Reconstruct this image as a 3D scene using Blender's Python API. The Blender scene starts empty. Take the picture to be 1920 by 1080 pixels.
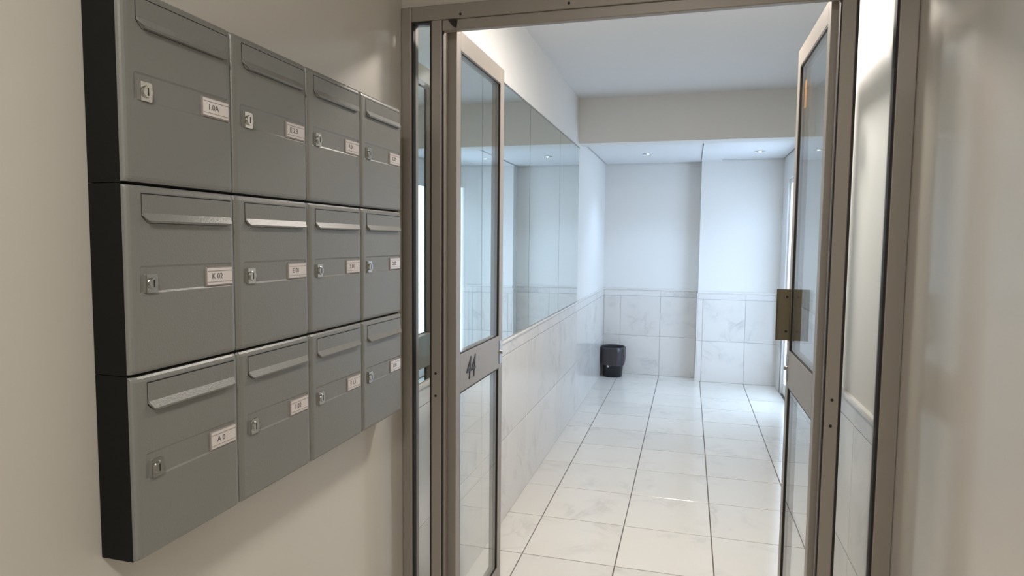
import bpy, bmesh, math, random
from mathutils import Vector, Matrix
random.seed(7)
SC = bpy.context.scene
COL = SC.collection
H = 1.55                      # eye height; world z = 0 is the floor

# ------------------------------------------------------------------ camera
cam = bpy.data.cameras.new('camera')
cam.sensor_width = 36.0
cam.lens = 1208.2 / 1920 * 36
cam.clip_start = 0.02
co = bpy.data.objects.new('camera', cam); COL.objects.link(co)
yaw, pit, rol = .2673, .0730, .0094
F = Vector((-math.sin(yaw)*math.cos(pit), math.cos(yaw)*math.cos(pit), -math.sin(pit)))
R0 = Vector((math.cos(yaw), math.sin(yaw), 0)); U0 = R0.cross(F)
c_, s_ = math.cos(rol), math.sin(rol)
R = c_*R0 + s_*U0; U = c_*U0 - s_*R0
M = Matrix((R, U, -F)).transposed().to_4x4(); M.translation = Vector((0, 0, H))
co.matrix_world = M
SC.camera = co
# ------------------------------------------------------------------ view, world
SC.view_settings.view_transform = 'Standard'
SC.view_settings.look = 'None'
SC.view_settings.gamma = 1
SC.view_settings.use_curve_mapping = False
SC.view_settings.exposure = 0.5
w = bpy.data.worlds.new('world'); SC.world = w; w.use_nodes = True
w.node_tree.nodes['Background'].inputs[0].default_value = (.55, .7, 1, 1)
w.node_tree.nodes['Background'].inputs[1].default_value = 0.6
# ------------------------------------------------------------------ lights of the place, plus one added for the vestibule
def light(name, kind, loc, power, color, size=.2, direction=(0, 0, -1), sizey=None, spot=None):
    l = bpy.data.lights.new(name, kind); l.energy = power; l.color = color
    if kind == 'AREA':
        l.size = size
        l.shape = 'DISK'
        if sizey: l.shape = 'RECTANGLE'; l.size_y = sizey
    elif kind == 'SPOT':
        l.spot_size = spot; l.spot_blend = .8; l.shadow_soft_size = size
    else: l.shadow_soft_size = size
    o = bpy.data.objects.new(name, l); COL.objects.link(o)
    o.location = loc; o.rotation_euler = Vector(direction).to_track_quat('-Z', 'Y').to_euler()
    return o
WARM = (1, .92, .85); COOL = (.52, .715, 1)
light('hall_lamp_light', 'POINT', (-.05, 2.9, 2.665), 3, WARM, .03)
light('hall_lamp_light', 'AREA', (-.05, 2.9, 2.735), 23, WARM, .28)
light('added_vestibule_light', 'AREA', (-.1, -.35, 2.735), 23, (1, .98, .96), .34)  # unseen source behind the camera, added to brighten the vestibule
light('downlight_light', 'SPOT', (-.435, 6.82, 2.43), 20, COOL, .04, spot=math.radians(112))
light('downlight_light', 'SPOT', (.645, 6.83, 2.43), 7, COOL, .04, spot=math.radians(112))

# ------------------------------------------------------------------ materials
def lin(c): return tuple((v/255/12.92 if v/255 <= .04045 else ((v/255+.055)/1.055)**2.4) for v in c) + (1,)
def mat(name, rgb, rough=.5, metal=0, coat=0, coat_r=.1, bump=0, bscale=40, var=0, spec=None):
    m = bpy.data.materials.new(name); m.use_nodes = True
    nt = m.node_tree; b = nt.nodes['Principled BSDF']
    b.inputs['Base Color'].default_value = lin(rgb)
    b.inputs['Roughness'].default_value = rough; b.inputs['Metallic'].default_value = metal
    b.inputs['Coat Weight'].default_value = coat; b.inputs['Coat Roughness'].default_value = coat_r
    if spec is not None: b.inputs['Specular IOR Level'].default_value = spec
    if bump or var:
        g = nt.nodes.new('ShaderNodeNewGeometry')
        n = nt.nodes.new('ShaderNodeTexNoise'); n.inputs['Scale'].default_value = bscale; n.inputs['Detail'].default_value = 4
        nt.links.new(g.outputs['Position'], n.inputs['Vector'])
        if bump:
            bp = nt.nodes.new('ShaderNodeBump'); bp.inputs['Strength'].default_value = bump; bp.inputs['Distance'].default_value = .002
            nt.links.new(n.outputs[0], bp.inputs['Height']); nt.links.new(bp.outputs[0], b.inputs['Normal'])
        if var:
            n2 = nt.nodes.new('ShaderNodeTexNoise'); n2.inputs['Scale'].default_value = 2.2; n2.inputs['Detail'].default_value = 3
            nt.links.new(g.outputs['Position'], n2.inputs['Vector'])
            r = nt.nodes.new('ShaderNodeValToRGB')
            a = lin(rgb); r.color_ramp.elements[0].position = .3; r.color_ramp.elements[1].position = .7
            r.color_ramp.elements[0].color = tuple(v*(1-var) for v in a[:3])+(1,)
            r.color_ramp.elements[1].color = tuple(min(1, v*(1+var)) for v in a[:3])+(1,)
            nt.links.new(n2.outputs[0], r.inputs[0]); nt.links.new(r.outputs[0], b.inputs['Base Color'])
    return m
def marble(name, base, vein, rough, amount=.5):
    m = bpy.data.materials.new(name); m.use_nodes = True
    nt = m.node_tree; L = nt.links; b = nt.nodes['Principled BSDF']
    b.inputs['Roughness'].default_value = rough
    g = nt.nodes.new('ShaderNodeNewGeometry'); oi = nt.nodes.new('ShaderNodeObjectInfo')
    mul = nt.nodes.new('ShaderNodeVectorMath'); mul.operation = 'SCALE'; mul.inputs[0].default_value = (37, 17, 53)
    L.new(oi.outputs['Random'], mul.inputs['Scale'])
    add = nt.nodes.new('ShaderNodeVectorMath'); add.operation = 'ADD'
    L.new(g.outputs['Position'], add.inputs[0]); L.new(mul.outputs[0], add.inputs[1])
    n1 = nt.nodes.new('ShaderNodeTexNoise'); n1.inputs['Scale'].default_value = 2.6; n1.inputs['Detail'].default_value = 7
    n1.inputs['Roughness'].default_value = .6; n1.inputs['Distortion'].default_value = 1.2
    L.new(add.outputs[0], n1.inputs['Vector'])
    r1 = nt.nodes.new('ShaderNodeValToRGB')            # thin vein where noise is near .5
    e = r1.color_ramp.elements; e[0].position = .44; e[0].color = (0, 0, 0, 1); e[1].position = .5; e[1].color = (1, 1, 1, 1)
    k = e.new(.56); k.color = (0, 0, 0, 1)
    L.new(n1.outputs[0], r1.inputs[0])
    n2 = nt.nodes.new('ShaderNodeTexNoise'); n2.inputs['Scale'].default_value = 3.3; n2.inputs['Detail'].default_value = 3
    L.new(add.outputs[0], n2.inputs['Vector'])
    r2 = nt.nodes.new('ShaderNodeValToRGB'); r2.color_ramp.elements[0].position = .48; r2.color_ramp.elements[1].position = .75
    L.new(n2.outputs[0], r2.inputs[0])
    mm = nt.nodes.new('ShaderNodeMath'); mm.operation = 'MULTIPLY'; L.new(r1.outputs[0], mm.inputs[0]); L.new(r2.outputs[0], mm.inputs[1])
    m3 = nt.nodes.new('ShaderNodeMath'); m3.operation = 'MULTIPLY'; m3.inputs[1].default_value = amount; L.new(mm.outputs[0], m3.inputs[0])
    m4 = nt.nodes.new('ShaderNodeMath'); m4.operation = 'MULTIPLY_ADD'; m4.inputs[1].default_value = amount*.25
    L.new(r2.outputs[0], m4.inputs[0]); L.new(m3.outputs[0], m4.inputs[2])
    mix = nt.nodes.new('ShaderNodeMix'); mix.data_type = 'RGBA'
    mix.inputs['A'].default_value = lin(base); mix.inputs['B'].default_value = lin(vein)
    L.new(m4.outputs[0], mix.inputs['Factor'])
    hv = nt.nodes.new('ShaderNodeHueSaturation')
    mr = nt.nodes.new('ShaderNodeMapRange'); mr.inputs['To Min'].default_value = .95; mr.inputs['To Max'].default_value = 1.03
    L.new(oi.outputs['Random'], mr.inputs['Value']); L.new(mr.outputs[0], hv.inputs['Value'])
    L.new(mix.outputs['Result'], hv.inputs['Color']); L.new(hv.outputs[0], b.inputs['Base Color'])
    return m
def glass(name, tint):
    m = bpy.data.materials.new(name); m.use_nodes = True
    nt = m.node_tree; L = nt.links; nt.nodes.remove(nt.nodes['Principled BSDF']); out = nt.nodes['Material Output']
    t = nt.nodes.new('ShaderNodeBsdfTransparent'); t.inputs[0].default_value = tint
    gl = nt.nodes.new('ShaderNodeBsdfGlossy'); gl.inputs['Roughness'].default_value = .01
    lw = nt.nodes.new('ShaderNodeLayerWeight'); lw.inputs['Blend'].default_value = .5
    p = nt.nodes.new('ShaderNodeMath'); p.operation = 'POWER'; p.inputs[1].default_value = 5; L.new(lw.outputs['Facing'], p.inputs[0])
    s = nt.nodes.new('ShaderNodeMath'); s.operation = 'MULTIPLY_ADD'; s.inputs[1].default_value = .96; s.inputs[2].default_value = .04
    L.new(p.outputs[0], s.inputs[0])
    mx = nt.nodes.new('ShaderNodeMixShader'); L.new(s.outputs[0], mx.inputs[0]); L.new(t.outputs[0], mx.inputs[1]); L.new(gl.outputs[0], mx.inputs[2])
    L.new(mx.outputs[0], out.inputs['Surface'])
    return m
def emit(name, rgb, strength):
    m = bpy.data.materials.new(name); m.use_nodes = True
    b = m.node_tree.nodes['Principled BSDF']; b.inputs['Base Color'].default_value = rgb+(1,)
    b.inputs['Emission Color'].default_value = rgb+(1,); b.inputs['Emission Strength'].default_value = strength
    return m
PAINT = mat('vestibule_gloss_paint', (197, 191, 180), .45, coat=.8, coat_r=.12, bump=.15, bscale=9)
WHITE = mat('hall_white_paint', (226, 225, 222), .6, bump=.1, bscale=60)
CEIL = mat('ceiling_paint', (220, 221, 222), .7)
BEAMP = mat('beam_paint', (222, 221, 218), .7)
MARF = marble('floor_marble', (226, 222, 214), (165, 161, 156), .16, .34)
MARW = marble('wall_marble', (222, 219, 215), (160, 160, 162), .14, .36)
MARB = marble('border_marble', (224, 222, 219), (170, 170, 172), .14, .4)
GROUT = mat('floor_grout', (112, 104, 96), .9, bump=.3, bscale=90)
GROUTW = mat('wall_grout', (150, 147, 144), .9)
ALU = mat('champagne_aluminium', (151, 143, 134), .42, metal=.3, bump=.04, bscale=150)
GASK = mat('black_rubber_gasket', (28, 22, 20), .6)
GREY = mat('mailbox_grey_enamel', (122, 121, 115), .34, bump=.25, bscale=260)
BLACK = mat('mailbox_black_casing', (11, 10, 9), .6, spec=.25)
CHROME = mat('lock_chrome', (190, 188, 182), .22, metal=1)
DARK = mat('keyhole_dark', (18, 16, 15), .6)
PLATE = mat('name_plate_clear', (212, 203, 198), .18, coat=.6)
INK = mat('label_ink', (95, 90, 88), .7)
NUMB = mat('door_number_black', (30, 31, 34), .5)
MIRR = mat('mirror_silver', (226, 234, 232), .005, metal=1)
MEDGE = mat('mirror_edge', (95, 105, 105), .3)
BRONZE = mat('bronze_plate', (112, 103, 84), .38, metal=.5)
ORANGE = mat('orange_sticker', (236, 160, 50), .6)
BIN = mat('black_bin_plastic', (14, 14, 18), .3)
BAG = mat('grey_bin_liner', (54, 49, 54), .2, bump=.9, bscale=45)
GL1 = glass('door_glass', (.98, .995, .99, 1))
GL2 = glass('sidelight_glass', (.99, .995, .995, 1))
LAMPW = emit('warm_diffuser', (1, .9, .8), 1.3)
LAMPC = emit('cool_lamp', (.8, .9, 1), 6.0)
FROST = emit('daylit_frosted_glass', (.60, .775, 1), 3.0)
WPLAS = mat('white_fitting', (230, 230, 228), .4)
STEEL = mat('brushed_steel', (170, 170, 168), .3, metal=.9)

# ------------------------------------------------------------------ helpers
def box(bm, x0, x1, y0, y1, z0, z1, mi=0):
    vs = [bm.verts.new((x, y, z)) for z in (z0, z1) for y in (y0, y1) for x in (x0, x1)]
    fs = [(0, 2, 3, 1), (4, 5, 7, 6), (0, 1, 5, 4), (2, 6, 7, 3), (0, 4, 6, 2), (1, 3, 7, 5)]
    for f in fs:
        fc = bm.faces.new([vs[i] for i in f]); fc.material_index = mi
def prism(bm, pts, ax, a0, a1, mi=0):
    """extrude closed 2D outline along axis ax (0,1,2); pts are the two other coords in order"""
    def v(p, a):
        l = list(p); l.insert(ax, a); return bm.verts.new(l)
    A = [v(p, a0) for p in pts]; B = [v(p, a1) for p in pts]; n = len(pts)
    fs = [bm.faces.new(A), bm.faces.new(B[::-1])]
    for i in range(n): fs.append(bm.faces.new((A[i], B[i], B[(i+1) % n], A[(i+1) % n])))
    for f in fs: f.material_index = mi
def cyl(bm, c, ax, r0, r1, a0, a1, n=24, mi=0, cap=True):
    def v(r, a, i):
        t = 2*math.pi*i/n; l = [c[0]+r*math.cos(t), c[1]+r*math.sin(t)]; l.insert(ax, a); return bm.verts.new(l)
    A = [v(r0, a0, i) for i in range(n)]; B = [v(r1, a1, i) for i in range(n)]
    fs = [bm.faces.new((A[i], A[(i+1) % n], B[(i+1) % n], B[i])) for i in range(n)]
    if cap: fs += [bm.faces.new(A[::-1]), bm.faces.new(B)]
    for f in fs: f.material_index = mi
def lathe(bm, prof, n=40, mi=0, wob=None):
    rings = []
    for r, z in prof:
        ring = []
        for i in range(n):
            t = 2*math.pi*i/n; rr = r + (wob(t, z) if wob else 0)
            ring.append(bm.verts.new((rr*math.cos(t), rr*math.sin(t), z)))
        rings.append(ring)
    for a, b in zip(rings, rings[1:]):
        for i in range(n):
            f = bm.faces.new((a[i], a[(i+1) % n], b[(i+1) % n], b[i])); f.material_index = mi; f.smooth = True
    return rings
def link(name, me, parent=None, loc=(0, 0, 0)):
    o = bpy.data.objects.new(name, me); COL.objects.link(o); o.location = loc
    if parent: o.parent = parent
    return o
def mesh(name, bm, mats):
    bmesh.ops.recalc_face_normals(bm, faces=bm.faces)
    me = bpy.data.meshes.new(name); bm.to_mesh(me); bm.free()
    for m in (mats if isinstance(mats, (list, tuple)) else [mats]): me.materials.append(m)
    return me
def obj(name, bm, mats, parent=None, loc=(0, 0, 0)): return link(name, mesh(name, bm, mats), parent, loc)
def bev(o, wd=.002, seg=2):
    m = o.modifiers.new('bevel', 'BEVEL'); m.width = wd; m.segments = seg; m.limit_method = 'ANGLE'; m.angle_limit = math.radians(40)
    return o
def tag(o, label, cat, group=None, kind=None):
    o['label'] = label; o['category'] = cat
    if group: o['group'] = group
    if kind: o['kind'] = kind
    return o
def empty(name, loc=(0, 0, 0)):
    o = bpy.data.objects.new(name, None); COL.objects.link(o); o.location = loc; o.empty_display_size = .05; return o
def B(): return bmesh.new()
def boxobj(name, dims, m, parent=None, bevel=0):
    bm = B(); box(bm, *dims); o = obj(name, bm, m, parent)
    if bevel: bev(o, bevel)
    return o
def text_mesh(name, s, size, shear=0, depth=.0006, spacing=1, sx=1):
    cu = bpy.data.curves.new(name, 'FONT'); cu.body = s; cu.size = size; cu.shear = shear; cu.extrude = depth; cu.space_character = spacing
    cu.align_x = 'CENTER'; cu.align_y = 'CENTER'; cu.resolution_u = 4
    t = bpy.data.objects.new(name, cu); COL.objects.link(t)
    dg = bpy.context.evaluated_depsgraph_get(); me = bpy.data.meshes.new_from_object(t.evaluated_get(dg))
    bpy.data.objects.remove(t); me.name = name
    for v in me.vertices:      # text x -> +Y, text y -> +Z, normal -> +X
        x, y, z = v.co; v.co = (z, x*sx, y)
    return me
def tile_mesh(name, du, dv, th, m, ax, ch=.002):
    """tile lying in the plane normal to ax, face towards +; origin at its centre on the back"""
    bm = B(); a, b = du/2, dv/2
    lo = [(-a, -b), (a, -b), (a, b), (-a, b)]
    def v(p, h): l = list(p); l.insert(ax, h); return bm.verts.new(l)
    r0 = [v(p, 0) for p in lo]; r1 = [v(p, th-ch if th > 0 else th+ch) for p in lo]
    r2 = [v((p[0]*(1-ch/a), p[1]*(1-ch/b)), th) for p in lo]
    for q, s in ((r0, r1), (r1, r2)):
        for i in range(4): bm.faces.new((q[i], q[(i+1) % 4], s[(i+1) % 4], s[i]))
    bm.faces.new(r2); bm.faces.new(r0[::-1])
    return mesh(name, bm, m)

XL = -.967; XR = .95; XV = .6; DY = 2.1
YB = -1.6; YF = 7.62; ZC = 2.80; ZF = 2.45; YBM = 5.72
T0X, T0Y, TS = -.759, 3.009, .457
# ------------------------------------------------------------------ floor
floor = boxobj('floor', (XL-.15, XR+.15, YB, YF+.15, -.12, -.004), GROUT)
tag(floor, 'white marble tiled floor running from vestibule into hall', 'floor', kind='structure')
G = .0055
xs = [XL] + [T0X + TS*i for i in range(0, 4)] + [XR]
ys = [YB] + [T0Y + TS*j for j in range(-9, 11)] + [YF]
cache = {}
for i in range(len(xs)-1):
    for j in range(len(ys)-1):
        x0, x1, y0, y1 = xs[i], xs[i+1], ys[j], ys[j+1]
        if y1 <= DY+.1 and x0 > XV-.02: continue
        if y1 <= DY+.1: x1 = min(x1, XV)
        du, dv = round(x1-x0-G, 4), round(y1-y0-G, 4)
        if du < .02 or dv < .02: continue
        if (du, dv) not in cache: cache[(du, dv)] = tile_mesh('tile', du, dv, .0045, MARF, 2, .0012)
        link('tile', cache[(du, dv)], floor, ((x0+x1)/2, (y0+y1)/2, -.0045))
# ------------------------------------------------------------------ walls
vl = boxobj('wall_left', (XL-.15, XL, YB, DY+.001, 0, ZC), PAINT)
tag(vl, 'glossy beige painted vestibule wall carrying the mailboxes', 'wall', kind='structure')
hl = boxobj('wall_left', (XL-.15, XL, DY+.001, YF, 0, ZC), WHITE)
tag(hl, 'white painted hall wall above marble cladding, left side', 'wall', kind='structure')
vr = boxobj('wall_right', (XV, XV+.30, YB, DY+.02, 0, ZC), PAINT)
tag(vr, 'glossy beige vestibule wall at the right edge of the picture', 'wall', kind='structure')
sr = boxobj('wall_right', (.565+.012, XR, DY+.02, 2.98, 0, ZC), WHITE)
tag(sr, 'short white wall seen through the right sidelight', 'wall', kind='structure')
DY0, DY1, DZ1 = 6.0, 7.08, 2.20        # daylit doorway on the right of the far bay
bm = B(); box(bm, XR, XR+.15, 2.98, DY0, 0, ZC); box(bm, XR, XR+.15, DY1, YF, 0, ZC); box(bm, XR, XR+.15, DY0, DY1, DZ1, ZC)
hr = obj('wall_right', bm, WHITE)
tag(hr, 'white hall wall with daylit doorway near its far end', 'wall', kind='structure')
bm = B(); box(bm, XL-.15, .11, YF, YF+.15, 0, ZC); box(bm, .11, XR+.15, YF-.18, YF+.15, 0, ZC)
fw = obj('wall_back', bm, WHITE)
tag(fw, 'white end wall of the hall, right half stepped forward', 'wall', kind='structure')
rw = boxobj('wall_front', (XL-.15, XV+.3, YB-.15, YB, 0, ZC), PAINT)
tag(rw, 'beige wall behind the camera closing the vestibule', 'wall', kind='structure')
hd = boxobj('trim_1', (XL, XV, DY-.02, DY+.04, H+.785, ZC), PAINT)
tag(hd, 'beige wall strip above the aluminium door head', 'trim', kind='structure')
# ceilings
c1 = boxobj('ceiling', (XL-.15, XR+.15, YB, YBM+.2, ZC, ZC+.12), CEIL)
tag(c1, 'plain white ceiling of vestibule and near hall', 'ceiling', kind='structure')
c2 = boxobj('ceiling', (XL-.15, XR+.15, YBM+.2, YF+.15, ZF+.06, ZF+.14), CEIL)
tag(c2, 'lower white ceiling over the far bay', 'ceiling', kind='structure')
pn = B(); box(pn, XL+.014, .10, YBM+.2, YF-.016, ZF, ZF+.05); box(pn, .325, XR-.014, YBM+.2, YF-.18-.016, ZF, ZF+.05)
bm = B(); box(bm, XL+.014, .098, YBM+.2, YF-.016, ZF, ZF+.055); obj('panel', bm, CEIL, c2)
bm = B(); box(bm, .325, XR-.014, YBM+.2, YF-.196, ZF, ZF+.055); obj('panel', bm, CEIL, c2)
pn.free()
bm = B(); box(bm, .1025, .3205, YBM+.2, YF-.17, ZF-.012, ZF+.06); obj('beam_strip', bm, CEIL, c2)
beam = boxobj('trim_2', (XL, XR, YBM, YBM+.2, H+.862, ZC), BEAMP)
tag(beam, 'deep off-white ceiling beam crossing the hall', 'beam', kind='structure')
# marble cladding ------------------------------------------------
ZR = [0, .46, .925]
def clad(parent, axis, face, u0, u1, joints, sgn, border=True, rows=None):
    js = [u0] + [j for j in joints if u0+.03 < j < u1-.03] + [u1]
    th = .012*sgn
    for r in range(2):
        z0, z1 = ZR[r], ZR[r+1]
        for a, b in zip(js, js[1:]):
            gg = .003; du, dz = b-a-gg, z1-z0-gg
            k = (axis, round(du, 4), round(dz, 4), sgn)
            if k not in cache: cache[k] = tile_mesh('tile', du, dz, th, MARW, axis, .001)
            loc = [(a+b)/2, (z0+z1)/2]; loc.insert(axis, face)
            link('tile', cache[k], parent, loc)
    # grout bed behind the joints
    bm = B()
    if axis == 0: box(bm, min(face, face+th*.75), max(face, face+th*.75), u0, u1, 0, .99)
    else: box(bm, u0, u1, min(face, face+th*.75), max(face, face+th*.75), 0, .99)
    obj('grout', bm, GROUTW, parent)
    for a, b in zip(js[::2], js[2::2]+([u1] if len(js) % 2 == 0 else [])):
        if b-a < .02: continue
        du, dz = b-a-.002, .066
        k = (axis, round(du, 4), dz, sgn, 'b')
        if k not in cache: cache[k] = tile_mesh('border_tile', du, dz, th, MARB, axis, .001)
        loc = [(a+b)/2, .925+.034]; loc.insert(axis, face); link('border_tile', cache[k], parent, loc)
    bm = B(); q = face+th*1.5
    prof = [(face, .992), (face+th*1.3, .992), (q, .996), (q, 1.004), (face+th*1.3, 1.010), (face, 1.010)]
    if axis == 0: prism(bm, prof, 1, u0, u1)
    else: prism(bm, [(a, b) for a, b in prof], 0, u0, u1)
    obj('ledge', bm, MARW, parent)
jy = [T0Y + TS*2*i - .09 for i in range(-1, 6)]
clad(hl, 0, XL, DY+.05, YF-.012, [DY+.05+0] + [2.95, 3.865, 4.78, 5.695, 6.61], 1)
jx = [T0X + TS*i for i in range(0, 5)]
clad(fw, 1, YF, XL+.012, .098, jx, -1)
clad(fw, 1, YF-.18, .11, XR, [.155+.01] + jx[3:], -1)
clad(sr, 0, .577, DY+.05, 2.98, [2.42, 2.88], -1)
clad(hr, 0, XR, 3.0, DY0-.05, [T0Y+TS*i for i in range(0, 7)], -1)
clad(hr, 0, XR, DY1+.05, YF-.192, [], -1)
# side of the stepped part of the end wall
boxobj('cladding_return', (.098, .11, YF-.192, YF-.0, 0, .99), MARW, fw)
# ------------------------------------------------------------------ daylit doorway (right side of the far bay)
d3 = empty('door_3', (XR+.04, (DY0+DY1)/2, 0)); tag(d3, 'daylit frosted glass doorway at the far right of the hall', 'door', kind='structure')
d3l = d3.location
def rel(parent, dims):
    l = parent.location; return (dims[0]-l.x, dims[1]-l.x, dims[2]-l.y, dims[3]-l.y, dims[4]-l.z, dims[5]-l.z)
bm = B()
for d in ((XR+.02, XR+.07, DY0, DY0+.05, 0, DZ1), (XR+.02, XR+.07, DY1-.05, DY1, 0, DZ1), (XR+.02, XR+.07, DY0+.05, DY1-.05, DZ1-.05, DZ1), (XR+.02, XR+.07, DY0+.05, DY1-.05, 0, .12)):
    box(bm, *rel(d3, d))
bev(obj('door_frame', bm, WPLAS, d3), .003)
bm = B(); box(bm, *rel(d3, (XR+.04, XR+.048, DY0+.05, DY1-.05, .12, DZ1-.05))); obj('pane', bm, FROST, d3)

# ------------------------------------------------------------------ aluminium screen with sidelights
ft = empty('door_frame', (XL, DY, 0)); tag(ft, 'champagne aluminium door frame with narrow glazed sidelights', 'door frame', kind='structure')
def fr(name, d, m=ALU, bevel=.003):
    bm = B(); box(bm, *rel(ft, d)); o = obj(name, bm, m, ft)
    if bevel: bev(o, bevel)
    return o
Y0, Y1 = DY-.03, DY+.03
HT = H+.785; HB = H+.700
fr('jamb', (XL+.001, -.929, Y0, Y1, 0, HT)); fr('jamb', (.549, XV-.0005, Y0, Y1, 0, HT))
fr('mullion', (-.856, -.819, Y0-.002, Y1, 0, HB+.035)); fr('mullion', (.402, .440, Y0-.002, Y1, 0, HB+.035))
fr('head', (-.929, .549, Y0, Y1, HB+.035, HT))
fr('door_stop', (-.819, .402, Y0+.004, Y0+.03, HB, HB+.035))
fr('threshold', (-.929, .549, Y0, Y1, .0005, .012)); 
fr('sill', (-.929, -.856, Y0+.002, Y1, .012, .07)); fr('sill', (.440, .549, Y0+.002, Y1, .012, .07))
def gasket(x0, x1, z0, z1, t=.006):
    bm = B()
    for d in ((x0, x0+t, Y0+.001, Y0+.022, z0, z1), (x1-t, x1, Y0+.001, Y0+.022, z0, z1), (x0+t, x1-t, Y0+.001, Y0+.022, z1-t, z1), (x0+t, x1-t, Y0+.001, Y0+.022, z0, z0+t)):
        box(bm, *rel(ft, d))
    obj('gasket', bm, GASK, ft)
    bm = B(); box(bm, *rel(ft, (x0+.001, x1-.001, Y0+.022, Y0+.028, z0+.001, z1-.001))); obj('pane', bm, GL2, ft)
gasket(-.929, -.856, .07, HB+.035); gasket(.440, .549, .07, HB+.035, .007)
for a in ((-.819, -.8155), (.3985, .402)):
    bm = B(); box(bm, *rel(ft, (a[0], a[1], Y0+.003, Y0+.016, .012, HB))); obj('gasket', bm, GASK, ft)
scr = B(); cyl(scr, (0, 0), 1, .0045, .0045, -.0012, .0002, 12); scrm = mesh('screw', scr, DARK)
for x, z in ((-.389, .752), (-.093, .742), (-.753, .748), (-.839, -.463), (-.839, -.542), (.421, -.462), (.420, -.541), (.25, .745)):
    yy = Y0 - (.002 if abs(x+.839) < .02 or abs(x-.42) < .01 else 0)
    link('screw', scrm, ft, (x-XL, yy-DY, z+H))
bm = B(); prism(bm, [(-.795, HB+.033), (-.765, HB+.031), (-.768, HB+.005), (-.780, HB+.012)], 1, Y0-.004, Y0+.006)
for v in bm.verts: v.co -= Vector((XL, DY, 0))
obj('pivot_cap', bm, GASK, ft)

# ------------------------------------------------------------------ door leaves
def leaf(name, hx, hy, ang, sgn, label):
    """leaf built along +Y from its hinge at the origin; glazing set in the middle; face at local x=0"""
    t = empty(name, (hx, hy, 0)); t.rotation_euler = (0, 0, ang); tag(t, label, 'door', kind='structure')
    W, T = .578, .040*sgn         # body goes from x=0 to x=-T (left) / +T (right)
    X0, X1 = sorted((0, -T)); xm = -.009*sgn; GX = sorted((-.0015*sgn, -.0085*sgn))
    S = .052
    z0, z1 = .022, H+.73
    gt, gm1, gm0, gb = H+.662, H-.412, H-.553, .095
    def p(nm, d, m=ALU, b=.002):
        bm = B(); box(bm, *d); o = obj(nm, bm, m, t)
        if b: bev(o, b)
        return o
    p('stile', (X0, X1, 0, S*.8, z0, z1)); p('stile', (X0, X1, W-S, W, z0, z1))
    p('top_rail', (X0, X1, S*.8, W-S, gt, z1)); p('middle_rail', (X0, X1, S*.8, W-S, gm0, gm1)); p('bottom_rail', (X0, X1, S*.8, W-S, z0, gb))
    for a, b_ in ((gm1, gt), (gb, gm0)):
        bm = B(); k = .005; e = .0015
        for d in ((GX[0], GX[1], S*.8, S*.8+k, a, b_), (GX[0], GX[1], W-S-k, W-S, a, b_), (GX[0], GX[1], S*.8+k, W-S-k, b_-k, b_), (GX[0], GX[1], S*.8+k, W-S-k, a, a+k*.5)):
            box(bm, *d)
        obj('gasket', bm, GASK, t)
        p('pane', (xm-.003, xm+.003, S*.8+.001, W-S-.001, a+.001, b_-.001), GL1, 0)
    return t
d1 = leaf('door_1', -.789, 2.137, math.radians(-.3), 1, 'narrow glazed door leaf standing open on the left, marked 44')
d2 = leaf('door_2', .385, 2.137, math.radians(.3), -1, 'narrow glazed door leaf standing open on the right')
nm = text_mesh('door_number', '44', .122, shear=.22, depth=.001, spacing=.95, sx=.88)
nm.materials.append(NUMB)
n = link('door_number', nm, d1, (.0012, .155, H-.485)); n['label'] = 'black number 44'
# lock faceplate on both free stiles
for d, s in ((d1, 1), (d2, -1)):
    bm = B(); box(bm, *sorted((0, s*.0025)), .53, .566, H-.535, H-.435); o = obj('lock_plate', bm, STEEL, d)
    bm = B(); cyl(bm, (.548, H-.485), 0, .009, .009, *sorted((s*.0025, s*.012)), 16); obj('lock_cylinder', bm, STEEL, d)
# pull plate on right leaf: L shape, facing flange towards the street side
bm = B()
pr = [(0, .555), (0, .505), (-.003, .505), (-.003, .520), (-.040, .522), (-.047, .519), (-.050, .512), (-.053, .512), (-.051, .522), (-.044, .5265), (-.003, .5255), (-.003, .555)]
prism(bm, pr, 2, H-.373, H-.175)
pl = obj('pull_handle', bm, BRONZE, d2); pl['label'] = 'bronze pull plate'
for z in (-.205, -.338):
    bm = B(); cyl(bm, (0, 0), 1, .005, .005, -.0012, .001, 12); o = obj('screw', bm, DARK, pl, (-.014, .5205, H+z))
bm = B(); box(bm, -.0032+.019, -.0022+.019, .46, .50, H+.50, H+.60)
for v in bm.verts: v.co.x -= .0012
o = obj('sticker', bm, ORANGE, d2); o['label'] = 'orange sticker on the glass'

# ------------------------------------------------------------------ mirrors on the left wall
mg = 'wall mirrors along the hall'
for k, (a, b, lb) in enumerate(((2.153, 2.947, 'tall wall mirror panel nearest the door, behind the open left leaf'),
                    (2.953, 3.896, 'second wall mirror panel from the door, above marble cladding'),
                    (3.903, 4.847, 'wall mirror panel between the second and the farthest ones'),
                    (4.853, 5.72, 'farthest wall mirror panel, ending at the ceiling beam'))):
    bm = B(); z0, z1 = 1.0125, H+.82
    box(bm, 0, .006, 0, b-a, 0, z1-z0, 0)
    for f in bm.faces:
        f.material_index = 0 if f.calc_center_median().x > .0055 else 1
    for f in bm.faces: f.normal_update()
    o = obj('wall_mirror', bm, [MIRR, MEDGE], None, (XL+.0005, a, z0))
    for pgn in o.data.polygons:
        pgn.material_index = 0 if pgn.center.x > .0055 else 1
    tag(o, lb, 'mirror', mg)
tb = boxobj('trim_3', (XL+.0005, XL+.009, 2.153, 5.722, H+.8205, H+.829), STEEL)
tag(tb, 'thin metal channel along the top of the wall mirrors', 'trim', kind='structure')

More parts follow.
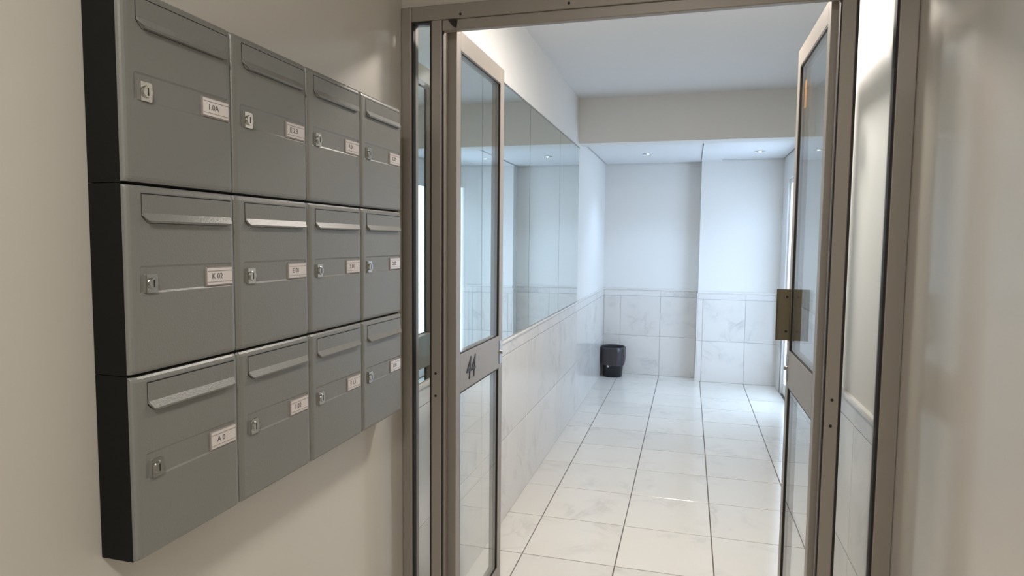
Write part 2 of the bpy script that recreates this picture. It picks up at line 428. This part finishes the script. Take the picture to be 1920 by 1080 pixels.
# ------------------------------------------------------------------ mailboxes
X_F, MY0, MW, MH = -.888, .854, .2613, .3219
ZB = H-.5544
DEP = X_F-XL-.001                        # depth from wall
def front_mesh():
    """grey door: rounded vertical edges, slightly recessed waist band"""
    bm = B(); g = .0013; gz = .0028; u0, u1 = g, MW-g
    prof = [(u0, -.014), (u0, -.006), (u0+.002, -.0028), (u0+.006, -.0009), (u0+.012, 0)]
    mir = [(MW-a, b) for a, b in prof[::-1]]
    pts = prof + mir
    zs = [(gz, -.0035, .0), (gz+.004, -.0009, 0), (gz+.009, 0, 0), (.137, 0, 0), (.1405, -.0016, 1), (.181, -.0016, 1), (.1845, 0, 0), (MH-gz-.009, 0, 0), (MH-gz-.004, -.0012, 0), (MH-gz, -.004, 0)]
    # add inner columns so the band fades before the edges
    full = prof + [(.022, 0), (.026, 0)] + [(MW-.016, 0), (MW-.0135, 0)] + mir
    rows = []
    for z, dx, inner in zs:
        row = []
        for i, (u, x) in enumerate(full):
            if inner: off = dx if i in (len(prof)+1, len(prof)+2) else 0
            else: off = dx
            if i in (0, len(full)-1): off = 0
            row.append(bm.verts.new((x+off, u, z)))
        rows.append(row)
    for a, b in zip(rows, rows[1:]):
        for i in range(len(a)-1): bm.faces.new((a[i], a[i+1], b[i+1], b[i]))
    for r in (rows[0], rows[-1]): bm.faces.new(r)
    bm.faces.new([r[0] for r in rows] + [r[-1] for r in rows[::-1]])
    me = mesh('door', bm, GREY)
    return me
def flap_mesh():
    bm = B(); u0, u1 = .031, .2475; zt, zb = .305, .2575
    c = .013
    # frame groove (dark) outline
    def strip(a, b, cc, d, mi): box(bm, a, b, cc, d[0], d[1], d[2], mi) if False else None
    prism(bm, [(u0-.0012, zt+.0022), (u1+.0012, zt+.0022), (u1+.0012, zb+.010), (u1-c+.002, zb-.0012), (u0+c-.002, zb-.0012), (u0-.0012, zb+.010)], 0, -.002, .0002, 1)
    prism(bm, [(u0, zt), (u1, zt), (u1, zb+.016), (u0, zb+.016)], 0, -.001, .0014, 0)
    # lip sloping out with chamfered ends
    A = [(.0014, u0, zb+.016), (.0014, u1, zb+.016)]
    Bq = [(.0088, u0+.006, zb+.0035), (.0088, u1-.006, zb+.0035)]
    Cq = [(.0072, u0+c, zb), (.0072, u1-c, zb)]
    D = [(0, u0+c-.002, zb-.0005), (0, u1-c+.002, zb-.0005)]
    E = [(0, u0, zb+.012), (0, u1, zb+.012)]
    rings = [[bm.verts.new(v) for v in q] for q in (A, Bq, Cq, D)]
    for a, b in zip(rings, rings[1:]): bm.faces.new((a[0], a[1], b[1], b[0]))
    e = [bm.verts.new(v) for v in E]
    bm.faces.new((rings[0][0], rings[1][0], rings[2][0], rings[3][0], e[0])); bm.faces.new((rings[0][1], e[1], rings[3][1], rings[2][1], rings[1][1]))
    return mesh('flap', bm, [GREY, DARK])
def lock_mesh():
    bm = B()
    prism(bm, [(.0305, .139), (.0305, .170), (.0375, .172), (.0375, .137)], 0, -.002, .0012, 1)
    prism(bm, [(.034, .138), (.0555, .138), (.058, .1405), (.058, .1675), (.0555, .170), (.034, .170)], 0, -.002, .0028, 0)
    cyl(bm, (.046, .154), 0, .0105, .0095, .0028, .0065, 20, 0)
    box(bm, .0064, .0068, .0448, .0472, .1475, .1605, 2)
    return mesh('lock', bm, [CHROME, GREY, DARK])
def plate_mesh():
    bm = B()
    prism(bm, [(.1765, .140), (.2495, .140), (.2495, .1765), (.1765, .1765)], 0, -.002, .0005, 1)
    prism(bm, [(.179, .1425), (.247, .1425), (.247, .1745), (.179, .1745)], 0, -.001, .0018, 0)
    box(bm, .0018, .0024, .179, .247, .1685, .1695, 1); box(bm, .0018, .0024, .179, .247, .1475, .1483, 1)
    return mesh('name_plate', bm, [PLATE, mat('plate_rim', (150, 140, 134), .4)])
def body_mesh():
    bm = B(); box(bm, -DEP, -.012, .0006, MW-.0006, .0006, MH-.0006); return mesh('body', bm, BLACK)
fm, flm, lm, pm, bm_ = front_mesh(), flap_mesh(), lock_mesh(), plate_mesh(), body_mesh()
rown = ['bottom row', 'middle row', 'top row']; coln = ['nearest the camera', 'second from the left', 'third from the left', 'nearest the glass door']
labs = {(0, 0): 'A 0', (1, 0): 'K 02', (2, 0): '1.0A'}
others = ['1.02', 'E 1.1', '1.03', 'E 01', '2.01', '2.02', 'E 2.3', '3.01', '3.02']
oi = 0
for r in range(3):
    for c in range(4):
        t = empty('mailbox', (X_F, MY0+MW*c, ZB+MH*r))
        extra = ', white card reading ' + labs[(r, c)] if (r, c) in ((0, 0), (1, 0)) else ''
        tag(t, 'grey steel mailbox in the %s, %s%s' % (rown[r], ('leftmost column' if c == 0 else coln[c]), extra), 'mailbox', 'wall mailboxes beside the door')
        link('body', bm_, t); dr = link('door', fm, t)
        link('flap', flm, dr); link('lock', lm, dr); link('name_plate', pm, dr)
        s = labs.get((r, c))
        if s is None: s = others[oi]; oi += 1
        tm = text_mesh('lettering', s, .0155, depth=.0002); tm.materials.append(INK)
        link('lettering', tm, dr, (.0021, .205, .1585))

# ------------------------------------------------------------------ bin
bt = empty('waste_bin', (-.818, 7.435, 0)); tag(bt, 'small black waste bin with grey liner in the far left corner', 'bin')
bm = B(); rg = lathe(bm, [(.001, .001), (.104, .001), (.110, .008), (.133, .325), (.139, .327), (.139, .335), (.130, .335), (.107, .012), (.001, .012)])
obj('body', bm, BIN, bt)
def wb(t, z): return .003*math.sin(9*t+z*40)+.0025*math.sin(17*t+1.3)+.002*math.sin(5*t-z*25)
bm = B()
lathe(bm, [(.112, .20), (.128, .285), (.134, .345), (.1415, .349), (.1455, .340), (.1465, .29), (.1415, .20), (.136, .150), (.1335, .143), (.1355, .139)], 64, wob=wb)
bg = obj('liner', bm, BAG, bt)
m = bg.modifiers.new('sub', 'SUBSURF'); m.levels = 1; m.render_levels = 1
bm = B()
lathe(bm, [(.003, -.014), (.012, -.008), (.014, 0), (.008, .010), (.002, .013)], 14, wob=lambda t, z: .002*math.sin(3*t))
o = obj('liner_knot', bm, mat('pale_liner', (190, 188, 192), .3), bt, (-.040, -.128, .132)); o['label'] = 'pale knotted corner'

# ------------------------------------------------------------------ lamps
def downlight(x, y, lb):
    t = empty('downlight', (x, y, ZF)); tag(t, lb, 'downlight', 'recessed downlights of the far bay')
    bm = B(); lathe(bm, [(.052, .0), (.056, -.004), (.050, -.006), (.040, -.003), (.034, .0), (.034, .0)], 32); obj('trim_ring', bm, WPLAS, t)
    for s in (-1, 1):
        bm = B(); cyl(bm, (s*.017, 0), 2, .011, .011, -.006, .002, 20); obj('spot_holder', bm, STEEL, t)
    bm = B(); cyl(bm, (0, 0), 2, .016, .016, -.004, -.001, 20); obj('lamp', bm, LAMPC, t)
downlight(-.435, 6.817, 'recessed ceiling downlight in the wider left ceiling panel')
downlight(.645, 6.834, 'recessed ceiling downlight in the smaller right ceiling panel')
def ceil_lamp(x, y, r, lb):
    t = empty('ceiling_lamp', (x, y, ZC)); tag(t, lb, 'lamp')
    bm = B(); cyl(bm, (0, 0), 2, r, r, -.02, 0, 40); obj('base', bm, WPLAS, t)
    bm = B(); lathe(bm, [(r*.96, -.02), (r*.94, -.04), (r*.75, -.055), (.002, -.06)], 40); obj('diffuser', bm, LAMPW, t)
ceil_lamp(-.05, 2.9, .14, 'round opal ceiling lamp just inside the doorway')
ceil_lamp(-.1, -.3, .17, 'unseen round opal ceiling lamp added to light the vestibule, behind the viewer')  # invented fixture that goes with the added vestibule light
